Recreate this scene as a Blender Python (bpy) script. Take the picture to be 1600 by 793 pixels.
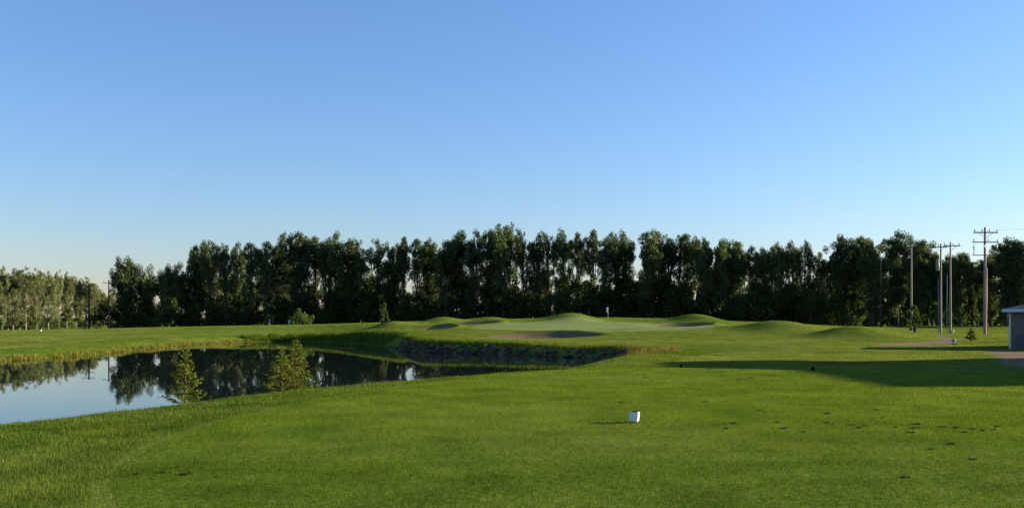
import bpy, math, random
import numpy as np
from math import radians, sin, cos, pi
from mathutils import Vector

for o in list(bpy.data.objects):
    bpy.data.objects.remove(o)
SC = bpy.context.scene
COL = SC.collection

# ------------------------------------------------------------------ camera, sky, sun, exposure
EYE = 1.65                       # eye height over the tee
FPX = 1500.0                     # focal length in photo pixels (1600 wide)
HOR = 495.0                      # horizon row of the photograph
cam = bpy.data.cameras.new('camera')
cam.sensor_width = 36.0
cam.lens = 36.0 * FPX / 1600.0
cam.shift_y = (HOR - 396.5) / 1600.0
cam.clip_start = 0.1
cam.clip_end = 12000
camo = bpy.data.objects.new('camera', cam)
COL.objects.link(camo)
camo.location = (0, 0, EYE)
camo.rotation_euler = (radians(90), 0, 0)
SC.camera = camo

SUN_AZ = radians(13)             # measured from +X towards +Y (sun stands to the right, a little beyond)
SUN_EL = radians(13.5)
world = bpy.data.worlds.new('World')
SC.world = world
world.use_nodes = True
wn = world.node_tree.nodes
wl = world.node_tree.links
for n in list(wn):
    wn.remove(n)
sky = wn.new('ShaderNodeTexSky')
sky.sky_type = 'NISHITA'
sky.sun_disc = False
sky.sun_elevation = SUN_EL
sky.sun_rotation = radians(90) - SUN_AZ
sky.altitude = 900
sky.air_density = 1.4
sky.dust_density = 0.6
sky.ozone_density = 5.8
bg = wn.new('ShaderNodeBackground')
bg.inputs['Strength'].default_value = 0.081
wo = wn.new('ShaderNodeOutputWorld')
wb = wn.new('ShaderNodeMix')            # white balance of the daylight
wb.data_type = 'RGBA'; wb.blend_type = 'MULTIPLY'
wb.inputs[0].default_value = 1.0
wb.inputs[7].default_value = (1.03, 0.905, 0.99, 1)
wl.new(sky.outputs[0], wb.inputs[6])
wl.new(wb.outputs[2], bg.inputs[0])
wl.new(bg.outputs[0], wo.inputs[0])

sl = bpy.data.lights.new('sun', 'SUN')
sl.energy = 5.0
sl.angle = radians(0.53)
sl.color = (1.0, 0.89, 0.70)
slo = bpy.data.objects.new('sun', sl)
COL.objects.link(slo)
sd = Vector((cos(SUN_AZ) * cos(SUN_EL), sin(SUN_AZ) * cos(SUN_EL), sin(SUN_EL)))
slo.rotation_euler = sd.to_track_quat('Z', 'Y').to_euler()
slo.location = (60, 20, 40)

SC.view_settings.view_transform = 'Standard'
SC.view_settings.look = 'None'
SC.view_settings.exposure = 1.6
SC.view_settings.gamma = 1.0
SC.view_settings.use_curve_mapping = False
SC.render.engine = 'CYCLES'
SC.cycles.max_bounces = 6
SC.cycles.diffuse_bounces = 3
SC.cycles.glossy_bounces = 3
SC.cycles.transmission_bounces = 4
SC.cycles.caustics_reflective = False
SC.cycles.caustics_refractive = False

RNG = np.random.default_rng(11)
random.seed(5)

# ------------------------------------------------------------------ helpers
def spot(px, D):
    """ground X of a bearing (photo column) at a distance D in metres"""
    return (px - 800.0) / FPX * D

def zat(py, D):
    return EYE - (py - HOR) / FPX * D

def mesh_np(name, verts, faces, mat=None, smooth=False, mats=None, midx=None):
    """verts (n,3), faces (m,k) all of one size k, or a list of lists"""
    me = bpy.data.meshes.new(name)
    verts = np.asarray(verts, dtype=np.float32)
    if isinstance(faces, np.ndarray):
        m, k = faces.shape
        me.vertices.add(len(verts))
        me.vertices.foreach_set('co', verts.ravel())
        me.loops.add(m * k)
        me.loops.foreach_set('vertex_index', faces.astype(np.int32).ravel())
        me.polygons.add(m)
        me.polygons.foreach_set('loop_start', np.arange(0, m * k, k, dtype=np.int32))
        if smooth:
            me.polygons.foreach_set('use_smooth', np.ones(m, dtype=bool))
        me.update(calc_edges=True)
    else:
        me.from_pydata([tuple(map(float, v)) for v in verts], [], faces)
        if smooth:
            for p in me.polygons:
                p.use_smooth = True
        me.update()
    if mat:
        me.materials.append(mat)
    return me

class MB:
    """collects shapes into one mesh"""
    def __init__(self):
        self.v = []; self.f = []
    def add(self, vs, fs):
        b = len(self.v)
        self.v += [tuple(v) for v in vs]
        self.f += [[i + b for i in f] for f in fs]
    def box(self, c, s, rz=0.0):
        cx, cy, cz = c
        x, y, z = s[0] / 2, s[1] / 2, s[2] / 2
        vs = []
        for dx, dy, dz in ((-x,-y,-z),(x,-y,-z),(x,y,-z),(-x,y,-z),(-x,-y,z),(x,-y,z),(x,y,z),(-x,y,z)):
            vs.append((cx + dx*cos(rz) - dy*sin(rz), cy + dx*sin(rz) + dy*cos(rz), cz + dz))
        self.add(vs, [[0,3,2,1],[4,5,6,7],[0,1,5,4],[1,2,6,5],[2,3,7,6],[3,0,4,7]])
    def tube(self, pts, rad, n=6, cap=True):
        pts = [Vector(p) for p in pts]
        vs = []; fs = []
        up0 = Vector((0, 0, 1))
        for i, p in enumerate(pts):
            d = (pts[min(i+1, len(pts)-1)] - pts[max(i-1, 0)])
            if d.length < 1e-9: d = up0.copy()
            d.normalize()
            a = d.cross(Vector((1, 0, 0)) if abs(d.x) < 0.9 else Vector((0, 1, 0))).normalized()
            b = d.cross(a)
            for k in range(n):
                t = 2*pi*k/n
                vs.append(p + (a*cos(t) + b*sin(t)) * rad[i])
        for i in range(len(pts)-1):
            for k in range(n):
                k2 = (k+1) % n
                fs.append([i*n+k, i*n+k2, (i+1)*n+k2, (i+1)*n+k])
        if cap:
            fs.append(list(range(n))[::-1])
            fs.append([(len(pts)-1)*n + k for k in range(n)])
        self.add(vs, fs)
    def mesh(self, name, mat, smooth=False):
        return mesh_np(name, self.v, self.f, mat, smooth)

def link(name, me, parent=None, loc=None):
    o = bpy.data.objects.new(name, me)
    COL.objects.link(o)
    if parent is not None: o.parent = parent
    if loc is not None: o.location = loc
    return o

def tag(o, label=None, cat=None, group=None, kind=None):
    if label: o['label'] = label
    if cat: o['category'] = cat
    if group: o['group'] = group
    if kind: o['kind'] = kind
    return o

def thing(name, loc, label, cat, group=None, rz=0.0):
    o = bpy.data.objects.new(name, None)
    o.empty_display_size = 0.2
    COL.objects.link(o)
    o.location = loc
    o.rotation_euler = (0, 0, rz)
    return tag(o, label, cat, group)

ONES = ['', 'first', 'second', 'third', 'fourth', 'fifth', 'sixth', 'seventh', 'eighth', 'ninth', 'tenth', 'eleventh', 'twelfth',
        'thirteenth', 'fourteenth', 'fifteenth', 'sixteenth', 'seventeenth', 'eighteenth', 'nineteenth']
TENS = {2: ('twentieth', 'twenty'), 3: ('thirtieth', 'thirty'), 4: ('fortieth', 'forty'), 5: ('fiftieth', 'fifty'), 6: ('sixtieth', 'sixty')}
def ordinal(n):
    if n < 20: return ONES[n]
    t, u = divmod(n, 10)
    return TENS[t][0] if u == 0 else TENS[t][1] + '-' + ONES[u]

# ------------------------------------------------------------------ materials
def new_mat(name):
    m = bpy.data.materials.new(name)
    m.use_nodes = True
    nt = m.node_tree
    for n in list(nt.nodes):
        nt.nodes.remove(n)
    return m, nt.nodes, nt.links

def ramp(N, L, fac, stops):
    r = N.new('ShaderNodeValToRGB')
    el = r.color_ramp.elements
    while len(el) < len(stops): el.new(0.5)
    for e, (p, c) in zip(el, stops):
        e.position = p; e.color = (*c, 1)
    L.new(fac, r.inputs[0])
    return r.outputs[0]

def noise(N, L, vec, scale, detail=3.0, rough=0.55):
    n = N.new('ShaderNodeTexNoise')
    n.inputs['Scale'].default_value = scale
    n.inputs['Detail'].default_value = detail
    n.inputs['Roughness'].default_value = rough
    if vec is not None: L.new(vec, n.inputs['Vector'])
    return n.outputs[0]

def mixc(N, L, fac, a, b, mode='MIX'):
    m = N.new('ShaderNodeMix')
    m.data_type = 'RGBA'; m.blend_type = mode
    for key, val in ((0, fac), (6, a), (7, b)):
        if isinstance(val, (int, float)): m.inputs[key].default_value = val
        elif isinstance(val, tuple): m.inputs[key].default_value = (*val, 1)
        else: L.new(val, m.inputs[key])
    return m.outputs[2]

def simple_mat(name, col, rough=0.8, var=0.25, scale=3.0, bump=0.0, metallic=0.0, stretch=None, objvar=0.0):
    m, N, L = new_mat(name)
    tc = N.new('ShaderNodeTexCoord')
    vec = tc.outputs['Object']
    if stretch:
        mp = N.new('ShaderNodeMapping'); mp.inputs['Scale'].default_value = stretch
        L.new(vec, mp.inputs[0]); vec = mp.outputs[0]
    f = noise(N, L, vec, scale, 4)
    lo = tuple(c * (1 - var) for c in col); hi = tuple(min(1, c * (1 + var)) for c in col)
    c = ramp(N, L, f, [(0.3, lo), (0.7, hi)])
    if objvar:
        oi = N.new('ShaderNodeObjectInfo')
        c = mixc(N, L, 1.0, c, ramp(N, L, oi.outputs['Random'], [(0, (1-objvar,)*3), (.7, (1, .98, .95)), (1, (1+objvar*1.6,)*3)]), 'MULTIPLY')
    p = N.new('ShaderNodeBsdfPrincipled')
    L.new(c, p.inputs['Base Color'])
    p.inputs['Roughness'].default_value = rough
    p.inputs['Specular IOR Level'].default_value = 0.05 if rough >= .9 else 0.4
    p.inputs['Metallic'].default_value = metallic
    if bump:
        b = N.new('ShaderNodeBump'); b.inputs['Strength'].default_value = bump; b.inputs['Distance'].default_value = 0.05
        L.new(f, b.inputs['Height']); L.new(b.outputs[0], p.inputs['Normal'])
    out = N.new('ShaderNodeOutputMaterial'); L.new(p.outputs[0], out.inputs[0])
    return m

def leaf_mat(name, c_lo, c_hi, trans=0.35, island=True, objvar=0.25, tcol=None, gloss=0.0):
    """leaves: diffuse + translucent, coloured per leaf and per plant"""
    m, N, L = new_mat(name)
    g = N.new('ShaderNodeNewGeometry')
    c = ramp(N, L, g.outputs['Random Per Island'], [(0.0, c_lo), (1.0, c_hi)])
    oi = N.new('ShaderNodeObjectInfo')
    mr = N.new('ShaderNodeMapRange')
    mr.inputs[3].default_value = 1 - objvar; mr.inputs[4].default_value = 1 + objvar
    L.new(oi.outputs['Random'], mr.inputs[0])
    cm = N.new('ShaderNodeCombineColor')
    for i in range(3): L.new(mr.outputs[0], cm.inputs[i])
    c = mixc(N, L, 1.0, c, cm.outputs[0], 'MULTIPLY')
    d = N.new('ShaderNodeBsdfDiffuse'); L.new(c, d.inputs[0])
    t = N.new('ShaderNodeBsdfTranslucent')
    ct = mixc(N, L, 1.0, c, tcol or (1.25, 1.2, 0.6), 'MULTIPLY')
    L.new(ct, t.inputs[0])
    mx = N.new('ShaderNodeMixShader'); mx.inputs[0].default_value = trans
    L.new(d.outputs[0], mx.inputs[1]); L.new(t.outputs[0], mx.inputs[2])
    sh = mx.outputs[0]
    if gloss:
        gl = N.new('ShaderNodeBsdfGlossy'); gl.inputs['Roughness'].default_value = 0.45
        gl.inputs[0].default_value = (0.8, 0.85, 0.75, 1)
        m2 = N.new('ShaderNodeMixShader'); m2.inputs[0].default_value = gloss
        L.new(sh, m2.inputs[1]); L.new(gl.outputs[0], m2.inputs[2]); sh = m2.outputs[0]
    out = N.new('ShaderNodeOutputMaterial'); L.new(sh, out.inputs[0])
    return m

G_DARK, G_MID, G_LIGHT = (0.064, 0.122, 0.007), (0.112, 0.178, 0.012), (0.165, 0.208, 0.042)

def grass_blade_mat(name, lo, hi, trans=0.35, near_shade=None):
    m, N, L = new_mat(name)
    g = N.new('ShaderNodeNewGeometry')
    big = noise(N, L, g.outputs['Position'], 0.11, 3)
    mid = noise(N, L, g.outputs['Position'], 0.9, 3)
    base = ramp(N, L, big, [(0.32, lo), (0.70, hi)])
    if near_shade:  # near turf painted darker, imitating the shaded gaps between blades
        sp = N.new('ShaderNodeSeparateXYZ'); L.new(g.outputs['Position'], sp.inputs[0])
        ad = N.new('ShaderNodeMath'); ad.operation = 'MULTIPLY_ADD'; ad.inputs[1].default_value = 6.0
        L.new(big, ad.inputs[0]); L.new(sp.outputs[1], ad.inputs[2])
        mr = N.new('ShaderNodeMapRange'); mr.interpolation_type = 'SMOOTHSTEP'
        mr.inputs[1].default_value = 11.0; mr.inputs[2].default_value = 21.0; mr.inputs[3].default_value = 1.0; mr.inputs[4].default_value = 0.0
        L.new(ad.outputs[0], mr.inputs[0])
        base = mixc(N, L, mr.outputs[0], base, near_shade)
    patch = ramp(N, L, mid, [(0.30, (0.62, 0.70, 0.66)), (0.55, (1, 1, 1)), (0.75, (1.28, 1.14, 1.08))])
    base = mixc(N, L, 1.0, base, patch, 'MULTIPLY')
    r = ramp(N, L, g.outputs['Random Per Island'], [(0.0, (0.55, 0.62, 0.5)), (0.6, (1, 1, 1)), (0.93, (1.3, 1.2, 1.1)), (1.0, (2.0, 1.65, 1.9))])
    c = mixc(N, L, 1.0, base, r, 'MULTIPLY')
    d = N.new('ShaderNodeBsdfDiffuse'); L.new(c, d.inputs[0])
    t = N.new('ShaderNodeBsdfTranslucent')
    ct = mixc(N, L, 1.0, c, (1.25, 1.15, 0.5), 'MULTIPLY'); L.new(ct, t.inputs[0])
    mx = N.new('ShaderNodeMixShader'); mx.inputs[0].default_value = trans
    L.new(d.outputs[0], mx.inputs[1]); L.new(t.outputs[0], mx.inputs[2])
    out = N.new('ShaderNodeOutputMaterial'); L.new(mx.outputs[0], out.inputs[0])
    return m

def ground_mat():
    m, N, L = new_mat('turf_ground')
    g = N.new('ShaderNodeNewGeometry')
    P = g.outputs['Position']
    def attr(n):
        a = N.new('ShaderNodeAttribute'); a.attribute_name = n
        return a.outputs['Fac']
    n1 = noise(N, L, P, 0.11, 3); n2 = noise(N, L, P, 0.9, 4); n3 = noise(N, L, P, 9.0, 5, 0.7)
    c = ramp(N, L, n1, [(0.32, (0.085, 0.132, 0.014)), (0.72, (0.135, 0.170, 0.034))])
    c = mixc(N, L, 1.0, c, ramp(N, L, n2, [(0.3, (0.75, 0.8, 0.75)), (0.7, (1.2, 1.12, 1.05))]), 'MULTIPLY')
    c = mixc(N, L, 1.0, c, ramp(N, L, n3, [(0.3, (0.6, 0.65, 0.6)), (0.7, (1.3, 1.25, 1.2))]), 'MULTIPLY')
    cg = ramp(N, L, n2, [(0.3, (0.16, 0.20, 0.062)), (0.7, (0.19, 0.225, 0.078))])
    c = mixc(N, L, attr('green'), c, cg)
    cs = ramp(N, L, n3, [(0.3, (0.115, 0.083, 0.046)), (0.7, (0.180, 0.130, 0.075))])
    c = mixc(N, L, attr('sand'), c, cs)
    cd = ramp(N, L, n3, [(0.3, (0.15, 0.105, 0.066)), (0.7, (0.25, 0.180, 0.118))])
    c = mixc(N, L, attr('dirt'), c, cd)
    cb = ramp(N, L, n3, [(0.3, (0.020, 0.018, 0.012)), (0.7, (0.045, 0.038, 0.025))])
    c = mixc(N, L, attr('bed'), c, cb)
    p = N.new('ShaderNodeBsdfDiffuse'); L.new(c, p.inputs[0])
    b = N.new('ShaderNodeBump'); b.inputs['Strength'].default_value = 0.6; b.inputs['Distance'].default_value = 0.04
    L.new(n3, b.inputs['Height']); L.new(b.outputs[0], p.inputs['Normal'])
    out = N.new('ShaderNodeOutputMaterial'); L.new(p.outputs[0], out.inputs[0])
    return m

def water_mat():
    m, N, L = new_mat('pond_water')
    p = N.new('ShaderNodeBsdfPrincipled')
    p.inputs['Base Color'].default_value = (0.010, 0.016, 0.014, 1)
    p.inputs['Roughness'].default_value = 0.012
    p.inputs['IOR'].default_value = 1.333
    g = N.new('ShaderNodeNewGeometry')
    f = noise(N, L, g.outputs['Position'], 1.6, 3)
    b = N.new('ShaderNodeBump'); b.inputs['Strength'].default_value = 0.04; b.inputs['Distance'].default_value = 0.012
    L.new(f, b.inputs['Height']); L.new(b.outputs[0], p.inputs['Normal'])
    out = N.new('ShaderNodeOutputMaterial'); L.new(p.outputs[0], out.inputs[0])
    return m

M = {}
M['ground'] = ground_mat()
M['water'] = water_mat()
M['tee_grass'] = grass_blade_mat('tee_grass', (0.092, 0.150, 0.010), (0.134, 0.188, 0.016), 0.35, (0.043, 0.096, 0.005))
M['fair_grass'] = grass_blade_mat('fairway_grass', (0.124, 0.154, 0.038), (0.180, 0.206, 0.060), 0.35)
M['green_grass'] = grass_blade_mat('putting_green_grass', (0.15, 0.19, 0.060), (0.175, 0.21, 0.075), 0.3)
M['rough_grass'] = grass_blade_mat('rough_grass', (0.064, 0.108, 0.014), (0.118, 0.155, 0.030), 0.35)
M['reed'] = grass_blade_mat('reed', (0.130, 0.140, 0.028), (0.20, 0.185, 0.045), 0.35)
M['drygrass'] = grass_blade_mat('dry_grass', (0.12, 0.11, 0.035), (0.20, 0.165, 0.065), 0.35)
M['poplar'] = leaf_mat('poplar_leaf', (0.030, 0.050, 0.014), (0.092, 0.122, 0.034), 0.36, objvar=0.22, gloss=0.03)
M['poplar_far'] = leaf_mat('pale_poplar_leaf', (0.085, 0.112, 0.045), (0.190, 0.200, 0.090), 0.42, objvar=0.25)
M['bush'] = leaf_mat('bush_leaf', (0.026, 0.042, 0.012), (0.058, 0.082, 0.023), 0.28, objvar=0.3)
M['willow'] = leaf_mat('young_tree_leaf', (0.045, 0.085, 0.015), (0.095, 0.13, 0.03), 0.35, objvar=0.15)
M['needle'] = leaf_mat('spruce_needle', (0.060, 0.095, 0.012), (0.150, 0.170, 0.025), 0.30, objvar=0.1)
M['pine'] = leaf_mat('pine_needle', (0.012, 0.026, 0.009), (0.030, 0.050, 0.015), 0.2, objvar=0.15)
M['bark'] = simple_mat('poplar_bark', (0.062, 0.052, 0.040), 0.95, 0.5, 2.0, 0.4, stretch=(1, 1, 0.25))
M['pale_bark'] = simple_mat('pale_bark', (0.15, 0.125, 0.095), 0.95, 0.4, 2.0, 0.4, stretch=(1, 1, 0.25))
M['twig'] = simple_mat('sapling_bark', (0.12, 0.075, 0.04), 0.9, 0.3, 8.0)
M['dark_pole'] = simple_mat('creosoted_pole', (0.045, 0.038, 0.032), 0.9, 0.3, 2.0)
M['pole'] = simple_mat('weathered_pole_wood', (0.23, 0.19, 0.145), 0.85, 0.3, 1.5, 0.2, stretch=(3, 3, 0.3))
M['arm'] = simple_mat('crossarm_wood', (0.16, 0.125, 0.095), 0.9, 0.3, 3.0)
M['porcelain'] = simple_mat('brown_porcelain', (0.06, 0.045, 0.04), 0.3, 0.2)
M['steel'] = simple_mat('galvanised_steel', (0.16, 0.18, 0.185), 0.6, 0.15, 2.0)
M['wire'] = simple_mat('wire', (0.18, 0.18, 0.18), 0.5, 0.1)
M['red'] = simple_mat('red_conduit', (0.28, 0.06, 0.03), 0.6, 0.2)
M['stone'] = simple_mat('riprap_stone', (0.074, 0.062, 0.046), 0.95, 0.55, 2.2, 0.6, objvar=.5)
M['white'] = simple_mat('white_paint', (0.66, 0.66, 0.65), 0.4, 0.06, 9.0)
M['black'] = simple_mat('black_plastic', (0.012, 0.012, 0.012), 0.95, 0.2)
M['siding'] = simple_mat('grey_siding', (0.135, 0.116, 0.092), 0.8, 0.08, 1.5)
M['trim'] = simple_mat('pale_trim', (0.55, 0.53, 0.48), 0.6, 0.08)
M['shingle'] = simple_mat('blue_grey_shingle', (0.065, 0.075, 0.10), 0.9, 0.35, 6.0, 0.5)
M['fascia'] = simple_mat('pale_blue_fascia', (0.45, 0.56, 0.62), 0.5, 0.05)
M['unit'] = simple_mat('dark_blue_metal', (0.05, 0.065, 0.10), 0.5, 0.1)
M['glass'] = simple_mat('window_glass', (0.03, 0.035, 0.04), 0.08, 0.1)
M['soil'] = simple_mat('divot_soil', (0.036, 0.036, 0.012), 1.0, 0.4, 20.0, 0.5)
M['flag'] = simple_mat('flag_cloth', (0.86, 0.78, 0.74), 0.8, 0.05)
M['pin'] = simple_mat('flag_stick', (0.40, 0.33, 0.25), 0.5, 0.05)

# ------------------------------------------------------------------ terrain
WZ = -1.2                        # water level
# pond outline: x, y, slope of the bank rising from the water there
POND = [(-60, -20, .3), (-34, -6, .33), (-22, 4, .34), (-15, 12, .34), (-11.5, 17.4, .34), (-9.8, 21, .34), (-8.2, 24.6, .34), (-5.7, 28.6, .34),
        (-2.4, 33, .34), (0.0, 40, .32), (2.6, 49, .32), (5.2, 56.5, .4), (7.4, 61.2, .55), (7.5, 63.6, .7), (4.9, 67.0, .75),
        (0.6, 71.5, .75), (-3.0, 74.5, .75), (-6.4, 76.6, .75), (-8.8, 79.5, .7), (-9.8, 85, .7), (-12.4, 93, .75), (-16.0, 101, .7), (-19.5, 106, .5),
        (-26, 112, .3), (-29.5, 110, .22), (-31.5, 103, .16), (-32.6, 95, .15), (-32.4, 86, .14), (-31.8, 78, .14), (-31.6, 70, .14), (-33, 62, .14), (-37, 54, .15),
        (-46, 45, .15), (-62, 38, .15), (-80, 20, .2)]

def smooth_loop(P, sub=4):
    P = np.array(P, float); n = len(P); out = []
    for i in range(n):
        p0, p1, p2, p3 = P[i-1], P[i], P[(i+1) % n], P[(i+2) % n]
        for k in range(sub):
            t = k / sub
            out.append(0.5*((2*p1) + (-p0+p2)*t + (2*p0-5*p1+4*p2-p3)*t*t + (-p0+3*p1-3*p2+p3)*t**3))
    return np.array(out)
PL = smooth_loop(POND, 4)

def pond_sdf(x, y):
    """signed distance to the shore (+ on land) and the bank slope of the nearest shore point"""
    best = np.full(x.shape, 1e9); kk = np.zeros(x.shape); inside = np.zeros(x.shape, bool)
    n = len(PL)
    for i in range(n):
        ax, ay, ak = PL[i]; bx, by, bk = PL[(i+1) % n]
        dx, dy = bx-ax, by-ay
        t = np.clip(((x-ax)*dx + (y-ay)*dy) / (dx*dx+dy*dy+1e-12), 0, 1)
        d = np.hypot(x-(ax+t*dx), y-(ay+t*dy))
        m = d < best
        best = np.where(m, d, best); kk = np.where(m, ak+(bk-ak)*t, kk)
        c = ((ay > y) != (by > y)) & (x < (bx-ax)*(y-ay)/((by-ay) if by != ay else 1e-9) + ax)
        inside ^= c
    return np.where(inside, -best, best), kk

# heights read off the place: bearing (photo column), photo row, distance
CPX = [(1300,562,48),(1200,550,60),(1100,540,70),(1200,531,85),(1350,545,62),(1060,556,52),(960,548,62),
       (950,511,108),(950,504,119),(850,508,112),(1000,526,92),(800,532,81),(700,530,82),(640,521,95),(740,505,118),(1050,514,105),
       (560,516,120),(480,520,122),(350,512,130),(200,514,130),(100,519,122),(0,520,110),(0,535,85),(200,530,95),(300,524,110),
       (-250,522,110),(-250,545,75),
       (1400,511,150),(1550,509,150),(1480,523,115),(1540,522,100),(1440,540,72),(1577,545,64),(1480,555,54),(1600,570,44),(1750,540,66),(1800,515,140),
       (820,500,130),(960,498,132),(1010,499,130),(1150,504,128),(1270,511,112),(1300,508,140),(700,502,132),(620,505,128),(900,499,160),(1100,503,160)]
CP = [(spot(a, d), d, zat(b, d)) for a, b, d in CPX]
for x, y in ((-6,-8),(4,-8),(14,-8),(-4,2),(5,2),(14,2),(-3,9),(5,9),(13,9),(0,14),(9,14),(18,14),(0.5,20),(9,20),(18,20),(2,25),(10,25),(19,24),(4,29),(12,28)):
    CP.append((x, y, 0.0))
for x, y, z in ((-9,14,-0.12),(-14,2,-.25),(-20,-15,-.4),(28,10,-.1),(30,26,-.3),(40,40,-.4),(45,0,-.2),(60,70,-.3),(-100,190,-1.0),(-60,190,-1.0),(-20,185,-.7),(30,175,-.3),
                (90,160,0.1),(120,100,0),(-150,250,-2.0),(-90,260,-1.8),(0,260,-1),(100,250,-.5),(-120,120,-.8),(-90,60,-.6),(-180,300,-2.6),(-220,200,-2),(5,35.5,-.42),(13,33,-.42),(20,31,-.42),(9,40,-.5),(20,38,-.5)):
    CP.append((x, y, z))
CP = np.array(CP)
_S = 50.0
def _U(r2):
    return 0.5 * r2 * np.log(r2 + 1e-12)
def _tps_fit():
    n = len(CP); X = CP[:, :2] / _S
    r2 = ((X[:, None] - X[None])**2).sum(-1)
    A = np.zeros((n+3, n+3)); A[:n, :n] = _U(r2) + np.eye(n)*2e-4
    A[:n, n] = 1; A[:n, n+1:] = X; A[n, :n] = 1; A[n+1:, :n] = X.T
    return np.linalg.solve(A, np.concatenate([CP[:, 2], np.zeros(3)]))
_W = _tps_fit()

# mounds: bearing, distance, height, half widths along x and y
MOUNDS = [(893,126,.95,3.2,4.5),(842,128,.18,2.6,3),(945,131,.18,3,4),(1085,124,.88,3.0,4),(1030,127,.18,3,3),(1120,122,.25,3,4),(765,129,.5,2.8,3),(735,132,.2,2.2,3),(692,127,.68,2.5,3),(612,121,.72,2.6,3.5),(1212,104,.9,3.8,5),(1335,90,1.0,3.8,5),
          (1260,103,.15,4,4),(1165,64,.16,6,1.3),(1345,58,.15,5,1.2),(1090,78,.16,5,1.6),(1010,86,.14,4,2),(1235,74,.16,6,1.6),(990,131,.10,3,3)]
MOUNDS = [(spot(a, d), d, h, sx, sy) for a, d, h, sx, sy in MOUNDS]
# bunkers: bearing, distance, rx, ry, depth, lip
BUNK = [(842,92,5.6,3.6,.65,.42),(676,111,2.6,3.0,.45,.36),(735,119,3.2,2.6,.35,.34),(1066,114,3.2,2.8,.4,.34)]
BUNK = [(spot(a, d), d, rx, ry, dp, lp) for a, d, rx, ry, dp, lp in BUNK]

TEE_EDGE = np.array([(-30, 4.0), (-2.7, 4.0), (-3.1, 7.2), (-3.5, 8.3), (-3.95, 9.3), (-4.4, 10.7), (-4.7, 12.5), (-4.75, 14.0), (-4.65, 15.6), (-4.35, 17.6), (-3.9, 19.6), (-3.3, 21.6), (-2.5, 23.8), (-1.2, 26.5), (0.6, 29.5), (3.2, 32.4), (6, 32.3), (10, 30.3), (14.5, 27.2), (24, 24.5), (24, -12), (-30, -12)])
def poly_sdf(P, x, y):
    best = np.full(x.shape, 1e9); inside = np.zeros(x.shape, bool)
    for i in range(len(P)):
        ax, ay = P[i]; bx, by = P[(i+1) % len(P)]
        dx, dy = bx-ax, by-ay
        t = np.clip(((x-ax)*dx+(y-ay)*dy)/(dx*dx+dy*dy+1e-12), 0, 1)
        best = np.minimum(best, np.hypot(x-ax-t*dx, y-ay-t*dy))
        inside ^= ((ay > y) != (by > y)) & (x < (bx-ax)*(y-ay)/((by-ay) if by != ay else 1e-9)+ax)
    return np.where(inside, -best, best)

def sstep(a, b, v):
    t = np.clip((v-a)/(b-a), 0, 1)
    return t*t*(3-2*t)

GREEN = [(spot(a, d), d) for a, d in ((760,104),(850,101),(950,101),(1060,103),(1120,108),(1090,114),(1010,119),(930,123),(840,121),(770,116),(735,110))]
GREEN = smooth_loop([(a, b, 0) for a, b in GREEN], 3)[:, :2]
DIRT = [[(spot(a, d), d) for a, d in ((1372,74),(1430,72.5),(1486,74),(1500,79),(1480,92),(1465,92),(1470,81),(1420,79.5),(1375,78))],
        [(spot(a, d), d) for a, d in ((1535,63.5),(1600,60.5),(1700,60),(1800,44),(1690,36),(1600,40),(1566,46),(1552,55))]]

def bunker_r(b, x, y):
    cx, cy, rx, ry, dp, lp = b
    a = np.arctan2((y-cy)/ry, (x-cx)/rx)
    return np.hypot((x-cx)/rx, (y-cy)/ry) / (1 + .10*np.sin(2*a+1) + .08*np.sin(3*a+cx))

def H(x, y, want=False):
    x = np.asarray(x, float); y = np.asarray(y, float)
    shp = x.shape; x = x.ravel(); y = y.ravel()
    z = np.zeros_like(x)
    for i in range(len(CP)):
        z += _W[i] * _U(((x-CP[i,0])**2 + (y-CP[i,1])**2) / _S**2)
    n = len(CP)
    z += _W[n] + _W[n+1]*x/_S + _W[n+2]*y/_S
    far = sstep(150, 300, np.hypot((x)*0.9, y-70))
    z = z*(1-far) + far*(-1.6)
    z = np.clip(z, -4, 4)
    # the flat tee and its low shoulder
    ts = poly_sdf(TEE_EDGE, x, y)
    k = 1 - sstep(-1.0, 1.6, ts)
    z = z*(1-k) + k*np.maximum(z*0.2, -0.02)
    for cx, cy, h, sx, sy in MOUNDS:
        z += h*np.exp(-((x-cx)/sx)**2 - ((y-cy)/sy)**2)
    for b in BUNK:
        r = bunker_r(b, x, y)
        an = np.arctan2((y-b[1])/b[3], (x-b[0])/b[2])
        side = 0.5 + 0.5*np.cos(an-radians(40))               # the lip stands higher at the back and right
        z += b[5]*side**1.5*np.exp(-((r-1.10)/0.24)**2)
        z -= b[4]*(1-sstep(0.30, 1.05, r))*(0.8-0.2*np.clip((x-b[0])/b[2], -1, 1))
        z -= 0.25*(1-side)*np.exp(-((r-1.0)/0.35)**2)
    # gentle unevenness
    z += 0.05*np.sin(x*.35+1.3*np.sin(y*.23))*np.sin(y*.41+.7) * sstep(28, 45, y) + 0.008*np.sin(x*1.7+y*.6)*np.sin(y*1.3+.8*np.sin(x*.9)) + 0.004*np.sin(x*4.1+1.3*np.sin(y*2.2))*np.sin(y*3.3)
    s, kk = pond_sdf(x, y)
    zb = WZ + kk*s
    hk = 0.28
    t = np.clip(0.5+0.5*(z-zb)/hk, 0, 1)
    zl = z*(1-t)+zb*t - hk*t*(1-t)
    z = np.where(s > 0, zl, np.maximum(WZ + np.maximum(s, -3)*0.45, -2.6))
    z = np.where((s <= 0), np.minimum(z, WZ-0.001), z)
    # blend so the shore crosses the water line without a step
    if want:
        return z.reshape(shp), s.reshape(shp), ts.reshape(shp)
    return z.reshape(shp)

def hz(x, y):
    return float(H(np.array([x]), np.array([y]))[0])

def axis(segs):
    out = []
    for a, b, st in segs:
        out += list(np.arange(a, b, st))
    out.append(segs[-1][1])
    return np.array(out)

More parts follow.
